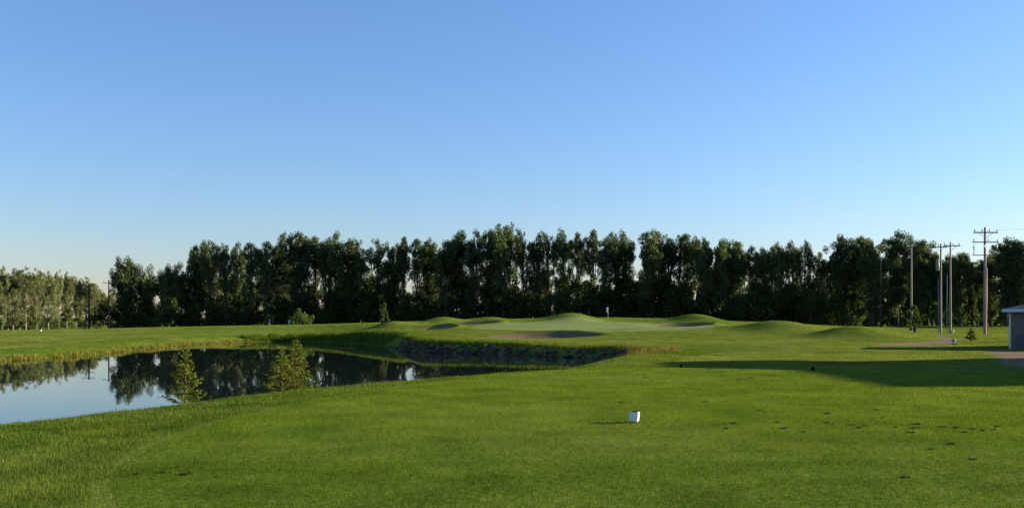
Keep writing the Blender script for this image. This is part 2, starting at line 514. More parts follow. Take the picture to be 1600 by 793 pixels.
def geo(a, b, st, g):
    out = [a]; s = st
    while out[-1] < b:
        s *= g; out.append(out[-1]+s)
    return out
xs = np.array([-v for v in geo(85, 4000, 1.5, 1.22)][::-1] + list(axis([(-84, -30, .6), (-30, 26, .25), (26, 84, .6)])) + geo(85, 4000, 1.5, 1.22))
ys = np.array([-v for v in geo(12, 3000, 1.5, 1.3)][::-1] + list(axis([(-11, 4, 1.0), (4, 36, .25), (36, 80, .4), (80, 140, .5), (140, 210, 1.2)])) + geo(212, 5000, 2.0, 1.2))
GX, GY = np.meshgrid(xs, ys)
GZ, GS, GT = H(GX, GY, True)
nx, ny = len(xs), len(ys)
idx = np.arange(nx*ny).reshape(ny, nx)
quads = np.stack([idx[:-1,:-1], idx[:-1,1:], idx[1:,1:], idx[1:,:-1]], -1).reshape(-1, 4)
gme = mesh_np('ground', np.stack([GX, GY, GZ], -1).reshape(-1, 3), quads, M['ground'], smooth=True)

def bilin(G, x, y):
    i = np.clip(np.searchsorted(xs, x)-1, 0, nx-2); j = np.clip(np.searchsorted(ys, y)-1, 0, ny-2)
    fx = np.clip((x-xs[i])/(xs[i+1]-xs[i]), 0, 1); fy = np.clip((y-ys[j])/(ys[j+1]-ys[j]), 0, 1)
    return (G[j, i]*(1-fx)+G[j, i+1]*fx)*(1-fy) + (G[j+1, i]*(1-fx)+G[j+1, i+1]*fx)*fy
def H(x, y, want=False):
    x = np.asarray(x, float); y = np.asarray(y, float)
    if want: return bilin(GZ, x, y), bilin(GS, x, y), bilin(GT, x, y)
    return bilin(GZ, x, y)
def masks(x, y):
    green = 1 - sstep(-.3, .3, poly_sdf(GREEN, x, y))
    sand = np.zeros_like(x)
    for b in BUNK:
        sand = np.maximum(sand, 1 - sstep(.88, .98, bunker_r(b, x, y)))
    dirt = np.zeros_like(x)
    for d in DIRT:
        dirt = np.maximum(dirt, 1 - sstep(-.5, .4, poly_sdf(np.array(d), x, y) + .35*np.sin(x*1.9+y)*np.sin(y*1.1)))
    return green, sand, dirt
gr, sa, di = masks(GX.ravel(), GY.ravel())
bed = 1 - sstep(-.05, .25, GS.ravel())
for nm, val in (('green', gr), ('sand', sa), ('dirt', di), ('bed', bed)):
    a = gme.attributes.new(nm, 'FLOAT', 'POINT')
    a.data.foreach_set('value', val.astype(np.float32))
ground = tag(link('ground', gme), 'mown golf course turf with mounds, bunkers and a raised tee', kind='structure')

# pond water: one sheet inside the basin
wx = PL[:, 0]; wy = PL[:, 1]
ctr = PL[:, :2].mean(0)
out_n = []
for i in range(len(PL)):
    d = PL[(i+1) % len(PL), :2] - PL[i-1, :2]
    nrm = np.array([d[1], -d[0]]); nrm /= np.hypot(*nrm)+1e-9
    out_n.append(PL[i, :2] + nrm*0.5)
area = sum(PL[i-1,0]*PL[i,1]-PL[i,0]*PL[i-1,1] for i in range(len(PL)))
if area < 0:
    out_n = [2*PL[i, :2]-o for i, o in enumerate(out_n)]
wme = mesh_np('pond_water', [(p[0], p[1], WZ) for p in out_n], [list(range(len(out_n)))], M['water'])
tag(link('pond_water', wme), 'still blue pond water mirroring the trees and sky', kind='structure')

# ------------------------------------------------------------------ divots torn in the tee
DIV = [(1007,586),(1010,590),(996,585),(1042,578),(1126,578),(1128,586),(1155,593),(1108,575),(1173,590),(1225,577),(1252,580),(1282,577),(1218,575),(1320,600),(1376,593),
       (1214,660),(1225,669),(1254,674),(1291,660),(1299,663),(1330,664),(1342,669),(1352,666),(1431,662),(1424,670),(1432,668),(1423,676),(1399,668),(1473,666),(1494,668),(1507,675),
       (1520,670),(1536,672),(1552,671),(1560,666),(1293,646),(1379,652),(1455,701),(1487,693),(1147,661),(1102,628),(970,628),(1135,669),(1415,745),(1519,717),(1186,640),(1164,614),(1370,640),(255,738),(292,740),(212,740)]
rd = random.Random(3)
div_me = []
for k in range(4):
    ring = 10; vs = [(0, 0, 0.002)]; fs = []
    for i in range(ring):
        a = 2*pi*i/ring; r = 1 + rd.uniform(-.25, .25)
        vs.append((r*cos(a)*.55, r*sin(a)*.40, 0.010 + rd.uniform(-.006, .006)))
    for i in range(ring):
        a = 2*pi*i/ring; r = 1.35 + rd.uniform(-.3, .3)
        vs.append((r*cos(a)*.55, r*sin(a)*.40, -0.012))
    for i in range(ring):
        j = (i+1) % ring
        fs.append([0, 1+i, 1+j]); fs.append([1+i, 1+ring+i, 1+ring+j, 1+j])
    div_me.append(mesh_np('divot', vs, fs, M['soil']))
DIVXY = []
for px, py in DIV:
    D = EYE*FPX/(py-HOR); x = spot(px, D)
    s = rd.uniform(.03, .06) * (1.5 if D > 22 else 1.0)
    DIVXY.append((x, D, s))
    o = link('divot', div_me[rd.randrange(4)], ground, (x, D, hz(x, D)+.006))
    o.scale = (s*1.9, s*1.6, 1.0); o.rotation_euler = (0, 0, rd.uniform(-.3, .3))

# ------------------------------------------------------------------ grass (uncountable blades), finer near the eye
def scatter(n, ya, yb, wide=0.64, off=4.0, power=1.0):
    """points in the strip ya..yb in front of the tee, evenly over the area"""
    u = RNG.random(n)
    # area element ~ (wide*y+off)
    A = lambda y: wide*y*y/2 + off*y
    t = A(ya) + u*(A(yb)-A(ya))
    y = (-off + np.sqrt(off*off + 2*wide*t))/wide
    x = (RNG.random(n)*2-1)*(wide*y+off)
    return x, y

def blades(name, x, y, z, h, w, mat, lean=0.35, label=None, cat='grass', parent=None):
    n = len(x)
    a = RNG.random(n)*2*pi
    la = RNG.random(n)*2*pi; ll = RNG.random(n)*lean*h
    dx = np.cos(a)*w*.5; dy = np.sin(a)*w*.5
    v = np.empty((n, 3, 3), np.float32)
    v[:,0,0] = x-dx; v[:,0,1] = y-dy; v[:,0,2] = z-.01
    v[:,1,0] = x+dx; v[:,1,1] = y+dy; v[:,1,2] = z-.01
    v[:,2,0] = x+np.cos(la)*ll; v[:,2,1] = y+np.sin(la)*ll; v[:,2,2] = z+h
    me = mesh_np(name, v.reshape(-1, 3), np.arange(3*n).reshape(-1, 3), mat)
    o = link(name, me, parent)
    return tag(o, label, cat, kind='stuff')

bands = [(6.5, 11, 2500), (11, 16, 1500), (16, 24, 900), (24, 36, 420), (36, 60, 150), (60, 100, 58), (100, 150, 24), (150, 200, 9)]
bx, by = [], []
for a, b, den in bands:
    A = (0.64*(b*b-a*a)/2 + 4*(b-a))*2
    x, y = scatter(int(A*den), a, b)
    bx.append(x); by.append(y)
bx = np.concatenate(bx); by = np.concatenate(by)
bz, bs, bt = H(bx, by, True)
g_, s_, d_ = (bilin(v.reshape(ny, nx), bx, by) for v in (gr, sa, di))
keep = (bs > 0.25) & (s_ < .4) & ((d_ < .5) | (RNG.random(len(bx)) < .04))
for x, y, s in DIVXY:
    keep &= ~((np.abs(bx-x) < s*.8) & (np.abs(by-y) < s*.7))
# nothing grows where the riprap lies
bx, by, bz, bs, bt, g_ = (v[keep] for v in (bx, by, bz, bs, bt, g_))
dist = np.hypot(bx, by)
w = np.maximum(.0055, dist*.00052) * RNG.uniform(.7, 1.4, len(bx))
tuft = np.sin(bx*3.1+2*np.sin(by*2.3))*np.sin(by*3.7+1.7*np.sin(bx*1.9))
rough = sstep(.0, .5, bt)
isT = (bt < .05) & (by < 40)
nearbank = (~isT) & (by < 60) & (bs < 7) & (bx < 7)
isG = g_ > .5
isR = (~isT) & (nearbank | (bt < .8) | (bs < 6) | (by > 140) | (np.hypot(bx+8, by-10) < 8))
strip = (np.abs(bt-.02) < .055+.04*np.sin(by*2.1+bx)) & (bx < 1) & (by < 24)           # pale mown seam round the tee
isT &= ~strip; isR &= ~strip
isF = ~(isT | isR | isG)
hs = np.where(strip, .55, 1.0)
hh = hs*RNG.uniform(.5, 1.25, len(bx)); hh *= np.where(RNG.random(len(bx)) < .04, RNG.uniform(1.3, 2.2, len(bx)), 1.0)
def sub(m, name, base_h, mat, label, extra=1.0):
    blades(name, bx[m], by[m], bz[m], hh[m]*base_h*(1+.35*tuft[m]*extra), w[m], mat, label=label)
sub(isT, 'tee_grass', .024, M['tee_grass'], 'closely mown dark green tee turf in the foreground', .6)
sub(isR, 'rough_grass', .048, M['rough_grass'], 'longer rough grass on the banks around the pond and under the trees')
sub(isF, 'fairway_grass', .034, M['fair_grass'], 'sunlit yellow green fairway turf around the green', .5)
sub(isG, 'putting_green_grass', .012, M['green_grass'], 'pale smooth turf of the putting green', .2)

# reeds along the far left shore and tall dry grass by the stones
def shore_pts(i0, i1, n, smin, smax):
    """random points near the shore between outline indices i0..i1 at s metres outside the water"""
    t = RNG.uniform(i0*4, i1*4, n); i = np.floor(t).astype(int) % len(PL); f = (t-np.floor(t))[:, None]
    j = (i+1) % len(PL)
    p = PL[i, :2]*(1-f) + PL[j, :2]*f
    d = PL[j, :2]-PL[i, :2]; d /= np.hypot(d[:, 0], d[:, 1])[:, None]+1e-9
    nrm = np.stack([d[:, 1], -d[:, 0]], 1)*(1 if area > 0 else -1)
    s = RNG.uniform(smin, smax, n)
    return p + nrm*s[:, None], s, t
p, s, t = shore_pts(24, 34, 17000, -.15, 1.0)
cl = .5+.5*np.sin(p[:,0]*2.3+p[:,1]*1.7)*np.sin(p[:,1]*.9+1)
k = RNG.random(len(p)) < (.25+.75*cl)
p = p[k]; cl = cl[k]
z = np.maximum(H(p[:,0], p[:,1]), WZ-.05)
blades('reeds', p[:,0], p[:,1], z, RNG.uniform(.12, .46, len(p))*(.4+.6*cl), RNG.uniform(.03, .07, len(p)), M['reed'], .25,
       'golden reeds lining the far left shore of the pond', 'reeds')
p, s, t = shore_pts(20, 24, 14000, .1, 2.6)
z = np.maximum(H(p[:,0], p[:,1]), WZ)
blades('bank_grass', p[:,0], p[:,1], z, RNG.uniform(.15, .55, len(p)), RNG.uniform(.03, .06, len(p)), M['rough_grass'], .5,
       'tall dark grass on the shaded bank of the pond cove', 'grass')
p, s, t = shore_pts(12.9, 19.6, 6000, .95, 1.9)
z = H(p[:,0], p[:,1])
blades('lip_grass', p[:,0], p[:,1], z, RNG.uniform(.10, .38, len(p)), RNG.uniform(.025, .05, len(p)), M['rough_grass'], .6,
       'shaggy grass lip overhanging the boulders of the pond bank', 'grass')
p, s, t = shore_pts(12.9, 19.4, 600, .0, .8)
z = H(p[:,0], p[:,1])
blades('stone_weeds', p[:,0], p[:,1], z, RNG.uniform(.2, .5, len(p)), RNG.uniform(.02, .04, len(p)), M['rough_grass'], .6,
       'weeds sprouting between the boulders of the pond bank', 'weeds')
p, s, t = shore_pts(11.2, 14.2, 5000, .3, 3.2)
z = H(p[:,0], p[:,1])
cl = np.clip(.6+.6*np.sin(p[:,0]*1.7+p[:,1]*1.1)*np.sin(p[:,1]*1.3), .15, 1.2)
blades('dry_grass', p[:,0], p[:,1], z, RNG.uniform(.15, .55, len(p))*cl, RNG.uniform(.02, .045, len(p)), M['drygrass'], .4,
       'dry tan grass at the right end of the stone bank', 'grass')

# ------------------------------------------------------------------ riprap stones
rip = thing('stone_bank', (0, 72, WZ), 'low bank of shaded grey boulders edging the pond below the green', 'stone bank')
def boulder(seed):
    r = np.random.default_rng(seed)
    u = (1+5**.5)/2
    V = np.array([(-1,u,0),(1,u,0),(-1,-u,0),(1,-u,0),(0,-1,u),(0,1,u),(0,-1,-u),(0,1,-u),(u,0,-1),(u,0,1),(-u,0,-1),(-u,0,1)], float)
    V /= np.linalg.norm(V[0])
    V *= r.uniform(.72, 1.15, (12, 1)); V *= r.uniform(.8, 1.2, 3)*np.array([1, .85, .68])
    F = [[0,11,5],[0,5,1],[0,1,7],[0,7,10],[0,10,11],[1,5,9],[5,11,4],[11,10,2],[10,7,6],[7,1,8],[3,9,4],[3,4,2],[3,2,6],[3,6,8],[3,8,9],[4,9,5],[2,4,11],[6,2,10],[8,6,7],[9,8,1]]
    return mesh_np('stone', V, F, M['stone'])
bm_ = [boulder(i) for i in range(10)]
r_ = random.Random(8)
for row, (s0, n, sz) in enumerate(((-.05, 74, .26), (.36, 74, .27), (.74, 66, .22))):
    for q in range(n):
        tt = (12.6 + (19.4-12.6)*(q+.5+r_.uniform(-.35, .35))/n)*4
        i = int(tt); f = tt-i; j = (i+1) % len(PL)
        pp = PL[i, :2]*(1-f)+PL[j, :2]*f; d = PL[j, :2]-PL[i, :2]; d /= np.hypot(*d)
        nn = np.array([d[1], -d[0]])*(1 if area > 0 else -1)
        pp = pp + nn*(s0+r_.uniform(-.15, .15))
        zz = max(hz(pp[0], pp[1]), WZ-.1)
        sc = sz*r_.choice((.5, .7, .9, 1.0, 1.2, 1.5))*r_.uniform(.9, 1.1)
        o = link('stone', bm_[r_.randrange(10)], rip, (pp[0], pp[1]-72, zz-WZ+sc*.05))
        o.scale = (sc, sc, sc); o.rotation_euler = (r_.uniform(-.4, .4), r_.uniform(-.4, .4), r_.uniform(0, 6.28))

# ------------------------------------------------------------------ trees
def leaf_quads(c, size, rng, flat=0.0):
    n = len(c)
    a = rng.normal(size=(n, 3)); a[:, 2] += flat; a /= np.linalg.norm(a, axis=1)[:, None]+1e-9
    b = np.cross(a, rng.normal(size=(n, 3))); b /= np.linalg.norm(b, axis=1)[:, None]+1e-9
    s = size[:, None]
    v = np.stack([c-a*s, c+b*s*.62, c+a*s, c-b*s*.62], 1)
    return v.reshape(-1, 3), np.arange(4*n).reshape(-1, 4)

def make_poplar(seed, h=16.0, w=2.6, tips=4, low=.22, dens=1.0, leaf=.17, mat='poplar', bark='bark', sparse=.5):
    """upright poplar: trunk forking into steep limbs, leaf clumps along each limb, open in the middle"""
    rng = np.random.default_rng(seed); rd = random.Random(seed)
    mb = MB()
    bend = (rd.uniform(-.4, .4), rd.uniform(-.4, .4))
    tp = lambda t: Vector((bend[0]*t*t, bend[1]*t*t, h*t))
    tr = (.016 if bark == 'bark' else .010)*h
    mb.tube([tp(t) - Vector((0, 0, .3 if t == 0 else 0)) for t in (0, .04, .15, .3, .5, .7, .85)], [tr*1.5, tr*1.05, tr*.9, tr*.75, tr*.5, tr*.3, tr*.12], 7)
    cl = []
    # steep leaders make the knobbly tips of the crown
    for k in range(tips):
        a = 2*pi*k/tips + rd.uniform(-.5, .5); t0 = rd.uniform(.22, .42)
        rr = w*rd.uniform(.35, .8)*(0.25 if k == 0 else 1); top = h*(1.0 if k == 0 else rd.uniform(.80, .97))
        p0 = tp(t0); p3 = Vector((cos(a)*rr+bend[0], sin(a)*rr+bend[1], top))
        p1 = p0.lerp(p3, .35) + Vector((cos(a), sin(a), 0))*rr*.25; p2 = p0.lerp(p3, .7) + Vector((cos(a), sin(a), 0))*rr*.15
        mb.tube([p0, p1, p2, p3], [tr*.45, tr*.34, tr*.2, tr*.05], 5, False)
        for q in range(int(13*dens)):
            t = rd.uniform(0, 1)**.75
            c = p0.lerp(p3, t); t2 = c.z/h
            if .36 < t2 < .66 and rd.random() < sparse: continue
            ww = w*.30*(1-.25*max(0, t-.45)/.55)
            cl.append((c + Vector((rd.gauss(0, ww*.9), rd.gauss(0, ww*.9), rd.gauss(-.1, .35))), ww*rd.uniform(.75, 1.25), rd.uniform(1.1, 1.7)))
        for q in range(3):
            cl.append((p3 + Vector((rd.gauss(0, .2), rd.gauss(0, .2), -.55-.85*q)), .38+.16*q, 1.5))
        for q in range(7):                                    # small sprays that fray the outline
            a2 = rd.uniform(0, 2*pi); r2 = rd.uniform(.45, .95)*w*.5
            cl.append((p3 + Vector((cos(a2)*r2, sin(a2)*r2, -rd.uniform(.6, 3.6))), rd.uniform(.22, .36), 1.7))
    # side limbs
    for k in range(int(20*dens)):
        t0 = rd.uniform(low*.6, .78); a = rd.uniform(0, 2*pi)
        prof = w*(.55+.45*sin(pi*min(1, max(0, (t0-low*.6))/.8)))
        L_ = prof*rd.uniform(.55, 1.05)
        p0 = tp(t0); p1 = p0 + Vector((cos(a)*L_*.6, sin(a)*L_*.6, L_*.75)); p2 = p0 + Vector((cos(a)*L_, sin(a)*L_, L_*rd.uniform(1.3, 2.0)))
        mb.tube([p0, p1, p2], [tr*.28, tr*.18, tr*.05], 4, False)
        for q in range(4):
            t = rd.uniform(.35, 1.05); c = p0.lerp(p1, t*2) if t < .5 else p1.lerp(p2, t*2-1)
            if .36 < c.z/h < .66 and rd.random() < sparse: continue
            cl.append((c + Vector((rd.gauss(0, .3), rd.gauss(0, .3), rd.gauss(0, .3))), w*rd.uniform(.17, .30), rd.uniform(1.0, 1.5)))
    pts = []; sz = []
    for c, r, el in cl:
        n = int(60*dens*(r/.62)**1.6*(.16/leaf)**2)+14
        d = rng.normal(size=(n, 3)); d /= np.linalg.norm(d, axis=1)[:, None]
        rad = rng.random(n)**.45
        q = d*rad[:, None]*np.array([r, r, r*el])
        pts.append(q + np.array(c)); sz.append(rng.uniform(.7, 1.35, n)*leaf)
    pts = np.concatenate(pts); sz = np.concatenate(sz)
    pts[:, 2] = np.clip(pts[:, 2], .4, None)
    v, f = leaf_quads(pts, sz, rng)
    return mb.mesh('trunk', M[bark], True), mesh_np('crown', v, f, M[mat]), float(pts[:, 2].max())

def make_bush(seed, h=4.0, w=2.2, mat='bush', leaf=.16, n_cl=34, per=60):
    rng = np.random.default_rng(seed); rd = random.Random(seed)
    mb = MB(); pts = []; sz = []
    for k in range(7):
        a = rd.uniform(0, 2*pi); r = w*rd.uniform(.2, .75); t = h*rd.uniform(.55, .95)
        mb.tube([(0.1*cos(a), .1*sin(a), -.2), (r*.5*cos(a), r*.5*sin(a), t*.55), (r*cos(a), r*sin(a), t)], [.06, .045, .012], 5, False)
    for k in range(n_cl):
        zz = h*rd.uniform(.08, .95); env = w*(1-(max(0, zz/h-.35)/.75)**2)
        a = rd.uniform(0, 2*pi); r = env*rd.uniform(.1, 1)**.6
        n = int(per*rd.uniform(.6, 1.3)); R = w*rd.uniform(.16, .30)
        d = rng.normal(size=(n, 3)); d /= np.linalg.norm(d, axis=1)[:, None]
        pts.append(d*(rng.random(n)**.45)[:, None]*R*np.array([1, 1, 1.2]) + np.array([r*cos(a), r*sin(a), zz])); sz.append(rng.uniform(.7, 1.35, n)*leaf)
    pts = np.concatenate(pts); sz = np.concatenate(sz); pts[:, 2] = np.clip(pts[:, 2], .05, None)
    v, f = leaf_quads(pts, sz, rng)
    return mb.mesh('stem', M['bark'], True), mesh_np('foliage', v, f, M[mat]), h

POP = [make_poplar(100+i, 16, 1.85+.2*(i % 4), 4+(i % 2), .16, .85, .105, sparse=.5) for i in range(7)]
BIG = [make_poplar(120+i, 16, 2.7, 5, .14, 1.1, .125, sparse=.25) for i in range(3)]
FULL = [make_poplar(140+i, 14, 3.4, 5, .1, 1.15, .14, sparse=.1) for i in range(2)]
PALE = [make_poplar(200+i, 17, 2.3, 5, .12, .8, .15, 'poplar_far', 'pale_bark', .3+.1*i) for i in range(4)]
BUSH = [make_bush(300+i, 4.2, 2.3+.3*(i % 3), leaf=.13, per=85) for i in range(4)]

def place(var, name, x, y, topz, label, cat, group=None, rz=0, wide=1.0, parts=('trunk', 'crown'), z=None):
    z0 = hz(x, y) if z is None else z
    o = thing(name, (x, y, z0), label, cat, group, rz)
    s = (topz - z0)/var[2]
    o.scale = (s**.75*wide, s**.75*wide, s)
    link(parts[0], var[0], o); link(parts[1], var[1], o)
    return o

def belt_D(px):
    return 205 - (px-180)*(205-158)/1420.0

FRONT = [(268,411),(283,409),(311,373),(334,377),(353,380),(373,375),(391,378),(416,376),(432,383),(445,360),(470,361),(493,368),(509,373),(524,359),(546,371),(558,374),(590,371),(614,380),(631,369),
         (652,373),(667,371),(681,376),(697,374),(714,358),(743,356),(770,357),(785,352),(797,347),(818,357),(838,359),(858,362),(882,354),(903,362),(927,358),(945,370),(963,360),(979,357),(1013,356),(1029,360),
         (1045,365),(1060,366),(1073,364),(1091,367),(1102,370),(1124,371),(1141,373),(1157,377),(1175,383),(1193,384),(1206,381),(1221,377),(1240,374),(1257,374),(1285,393)]
rt = random.Random(21)
for i, (px, py) in enumerate(FRONT):
    D = belt_D(px) + rt.uniform(-4, 4)
    place((POP[rt.randrange(7)] if rt.random() < .8 else BIG[rt.randrange(3)]) if px > 320 else FULL[i % 2], 'poplar_tree', spot(px, D), D, zat(py, D),
          'dark upright poplar, %s from the left end of the long tree belt' % ordinal(i+1), 'tree', 'poplars in the long tree belt', rt.uniform(0, 6.28), rt.uniform(.85, 1.15)*(.72 if px < 320 else 1))
RIGHT = [(1317,364),(1342,368),(1363,371),(1402,357),(1437,373),(1457,394),(1478,396),(1500,393),(1520,405),(1548,396),(1572,368),(1590,374)]
for i, (px, py) in enumerate(RIGHT):
    D = belt_D(px) + rt.uniform(-3, 5)
    lab = {0: 'tall poplar at the left edge of the right hand tree group', 3: 'tallest poplar, left of the power poles', 4: 'slim sunlit poplar behind the leftmost power pole of the right group',
           10: 'tall dark poplar right of the three-armed power pole'}.get(i, 'dark poplar in the right hand tree group, %s from its left end' % ordinal(i+1))
    place(BIG[rt.randrange(3)], 'poplar_tree', spot(px, D), D, zat(py, D), lab, 'tree', 'poplars in the right hand tree group', rt.uniform(0, 6.28), rt.uniform(.95, 1.2))
for px, py in ((1625,370),(1655,380),(1690,372),(1730,378)):
    D = belt_D(px)
    place(BIG[rt.randrange(3)], 'poplar_tree', spot(px, D), D, zat(py, D), 'dark poplar continuing the tree belt beyond the right edge', 'tree', 'poplars beyond the right edge', rt.uniform(0, 6.28), 1.0)
# the pair standing apart at the left end of the belt
place(FULL[0], 'poplar_tree', spot(196, 206), 206, zat(400, 206), 'dark spreading tree standing apart beside the lone power pole', 'tree', None, 1.0, .86)
place(FULL[1], 'poplar_tree', spot(225, 208), 208, zat(412, 208), 'dark round tree just right of the tree beside the lone power pole', 'tree', None, 2.2, .74)
place(BUSH[1], 'broadleaf_tree', spot(246, 204), 204, zat(438, 204), 'low lighter tree in the dip before the long tree belt', 'tree', None, .4, .9, ('trunk', 'crown'))
# back row, seen only through gaps
for k in range(34):
    px = 270 + k*(1010/33) + rt.uniform(-8, 8)
    D = belt_D(px) + rt.uniform(9, 16)
    place(FULL[rt.randrange(2)], 'broadleaf_tree', spot(px, D), D, zat(rt.choice((416, 428, 438, 446, 454)) + rt.uniform(-5, 5), D), 'dark tree half hidden behind the front row of the long tree belt', 'tree', 'back row of the tree belt', rt.uniform(0, 6.28), rt.uniform(.8, 1.1))
for k in range(12):
    px = 1310 + k*27 + rt.uniform(-8, 8)
    D = belt_D(px) + rt.uniform(14, 30)
    place(BIG[rt.randrange(3)], 'broadleaf_tree', spot(px, D), D, zat(rt.uniform(405, 445), D), 'dark tree half hidden behind the right hand tree group', 'tree', 'back row of the right hand trees', rt.uniform(0, 6.28), rt.uniform(1.2, 1.5))
for k in range(13):
    px = 1262 + k*29 + rt.uniform(-8, 8)
    D = rt.uniform(228, 255)
    place(BUSH[rt.randrange(4)], 'broadleaf_tree', spot(px, D), D, hz(spot(px, D), D) + rt.uniform(6, 8.5), 'distant dark tree seen between the right hand trunks', 'tree', 'distant trees beyond the right hand group', rt.uniform(0, 6.28), 1.9, ('trunk', 'crown'))
# undergrowth along the foot of the belt
for k in range(64):
    px = 176 + k*(1110/63) + rt.uniform(-6, 6)
    D = belt_D(px) + rt.uniform(-6, 3)
    place(BUSH[rt.randrange(4)], 'leafy_bush', spot(px, D), D, hz(spot(px, D), D) + rt.choice((3.6, 4.8, 6.0, 7.0, 8.0, 9.0))*rt.uniform(.9, 1.1)*(.7 if px < 300 else 1), 'dark leafy bush filling the foot of the long tree belt', 'bush', 'undergrowth bushes of the tree belt', rt.uniform(0, 6.28), rt.uniform(.9, 1.3), ('stem', 'foliage'))

# the pale sunlit row at the far left
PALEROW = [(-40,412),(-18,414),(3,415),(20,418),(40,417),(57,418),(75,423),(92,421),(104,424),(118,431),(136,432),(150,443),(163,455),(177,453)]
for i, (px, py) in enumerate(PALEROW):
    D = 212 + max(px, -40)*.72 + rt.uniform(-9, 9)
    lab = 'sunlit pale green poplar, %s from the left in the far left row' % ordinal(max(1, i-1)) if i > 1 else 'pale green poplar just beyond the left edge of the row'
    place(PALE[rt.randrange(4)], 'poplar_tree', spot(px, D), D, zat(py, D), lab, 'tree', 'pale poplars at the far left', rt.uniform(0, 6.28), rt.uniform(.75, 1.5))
for k in range(12):
    px = -42 + k*18
    D = 232 + px*.72 + rt.uniform(-3, 5)
    place(PALE[rt.randrange(4)], 'poplar_tree', spot(px, D), D, zat(rt.uniform(428, 440)+max(0, px)*.12, D), 'pale poplar half hidden behind the far left row', 'tree', 'back row of pale poplars', rt.uniform(0, 6.28), 1.4)
for k in range(11):
    px = -12 + k*19 + rt.uniform(-5, 5)
    D = 226 + px*.72 + rt.uniform(0, 6)
    place(BUSH[rt.randrange(4)], 'leafy_bush', spot(px, D), D, hz(spot(px, D), D) + rt.uniform(2.0, 5.0), 'dark bush among the trunks of the far left pale row', 'bush', 'bushes under the pale row', rt.uniform(0, 6.28), 1.3, ('stem', 'foliage'))
place(BUSH[2], 'leafy_bush', spot(131, 235), 235, zat(501, 235), 'round dark bush at the foot of the dark power pole', 'bush', None, 0, .8, ('stem', 'foliage'))

# young trees in front of the belt
def column_shrub(seed, h, w, mat='willow', leaf=.07):
    return make_bush(seed, h, w, mat, leaf, 22, 55)
def young(px, D, top, w, label, seed, mat='willow', leaf=.10, name='young_tree', base=None):
    x = spot(px, D); z0 = hz(x, D) if base is None else base
    h = zat(top, D) - z0
    v = column_shrub(seed, h, w, mat, leaf)
    o = thing(name, (x, D, z0), label, 'young tree')
    link('trunk', v[0], o); link('crown', v[1], o)
    return o
young(598, 121, 473, .75, 'slim bright young tree on the crest left of the green', 401)
young(470, 150, 484, 2.0, 'pale bushy young tree beyond the pond, before the dark belt', 402, leaf=.13)
young(1429, 122, 476, .9, 'tall columnar green shrub at the foot of a power pole', 403)
young(1337, 110, 494, 1.0, 'small round bright bush behind the right mound', 404)
young(421, 165, 492, 1.0, 'light young tree with white trunk guard at the belt foot', 405)
young(452, 165, 494, .9, 'second light young tree with white trunk, left of the bushy one', 406)
for px in (421, 452):
    x = spot(px, 164.5); mb = MB(); mb.tube([(0,0,-.1),(0,0,.7),(0,0,1.25)], [.16,.15,.14], 8)
    tag(link('trunk_guard', mb.mesh('trunk_guard', M['white'], True), None, (x, 164.5, hz(x, 164.5))),
        'white trunk guard round the %s young tree at the belt foot' % ('left' if px == 421 else 'right'), 'trunk guard')

# spruce saplings on the bank of the pond
def spruce(name, x, y, h, w, label, seed, mat='needle', tiers=12, needle=.021, per=22, bare=.05):
    rng = np.random.default_rng(seed); rd = random.Random(seed)
    z0 = hz(x, y)
    o = thing(name, (x, y, z0), label, 'sapling')
    mb = MB(); mb.tube([(0,0,-.1),(.01,0,h*.4),(-.01,.01,h*.75),(0,0,h)], [.028*h/1.6,.022*h/1.6,.012,.004], 6)
    pts = []; 
    for t in range(tiers):
        f = bare + (1-bare)*(t/(tiers-.5)); zz = h*f
        L0 = w*(1-f)**.85 + .05
        for q in range(6 if f < .7 else 5):
            a = 2*pi*q/6 + t*1.1 + rd.uniform(-.35, .35); L_ = L0*rd.uniform(.65, 1.12); up = rd.uniform(.15, .5)*L_ + (.05 if f > .8 else 0)
            e = Vector((cos(a)*L_, sin(a)*L_, zz+up)); b = Vector((0, 0, zz)); mdl = b.lerp(e, .55) - Vector((0, 0, .06*L_))
            mb.tube([b, mdl, e], [.008, .006, .002], 4, False)
            m_ = int(per*(.3+L_/w))
            tt = rng.uniform(.22, 1.05, m_)[:, None]
            ax = np.array(b)*(1-tt) + np.array(e)*tt
            pts.append(ax + rng.normal(size=(m_, 3))*np.array([.022, .022, .020])*(1.25-.4*tt))
            for sgn in (-1, 1):                        # side twigs
                if L_ < .12: continue
                t0 = rd.uniform(.4, .75); a2 = a + sgn*rd.uniform(.5, .9); b2 = b.lerp(e, t0); e2 = b2 + Vector((cos(a2), sin(a2), .35))*L_*.4
                mb.tube([b2, e2], [.004, .0015], 3, False)
                m2 = m_//2; tt = rng.random(m2)[:, None]
                pts.append(np.array(b2)*(1-tt) + np.array(e2)*tt + rng.normal(size=(m2, 3))*.018)
    m_ = 90; tt = rng.random(m_)[:, None]
    pts.append(np.array([0,0,h*.8])*(1-tt) + np.array([0,0,h*1.02])*tt + rng.normal(size=(m_, 3))*.012)
    pts = np.concatenate(pts)
    v, f = leaf_quads(pts, rng.uniform(.6, 1.3, len(pts))*needle, rng)
    v = v.reshape(-1, 4, 3); c = v.mean(1, keepdims=True)
    link('trunk', mb.mesh('trunk', M['twig'], True), o); link('needles', mesh_np('needles', v.reshape(-1, 3), f, M[mat]), o)
    return o
def bank_spruce(px, D, top, w, label, seed):
    x = spot(px, D); z0 = hz(x, D)
    return spruce('spruce_sapling', x, D, zat(top, D)-z0, w, label, seed)
bank_spruce(289, 20.2, 549, .42, 'yellow green conifer sapling standing alone on the near pond bank', 1)
bank_spruce(440, 23.4, 545, .52, 'left of the two conifer saplings growing together on the pond bank', 2)
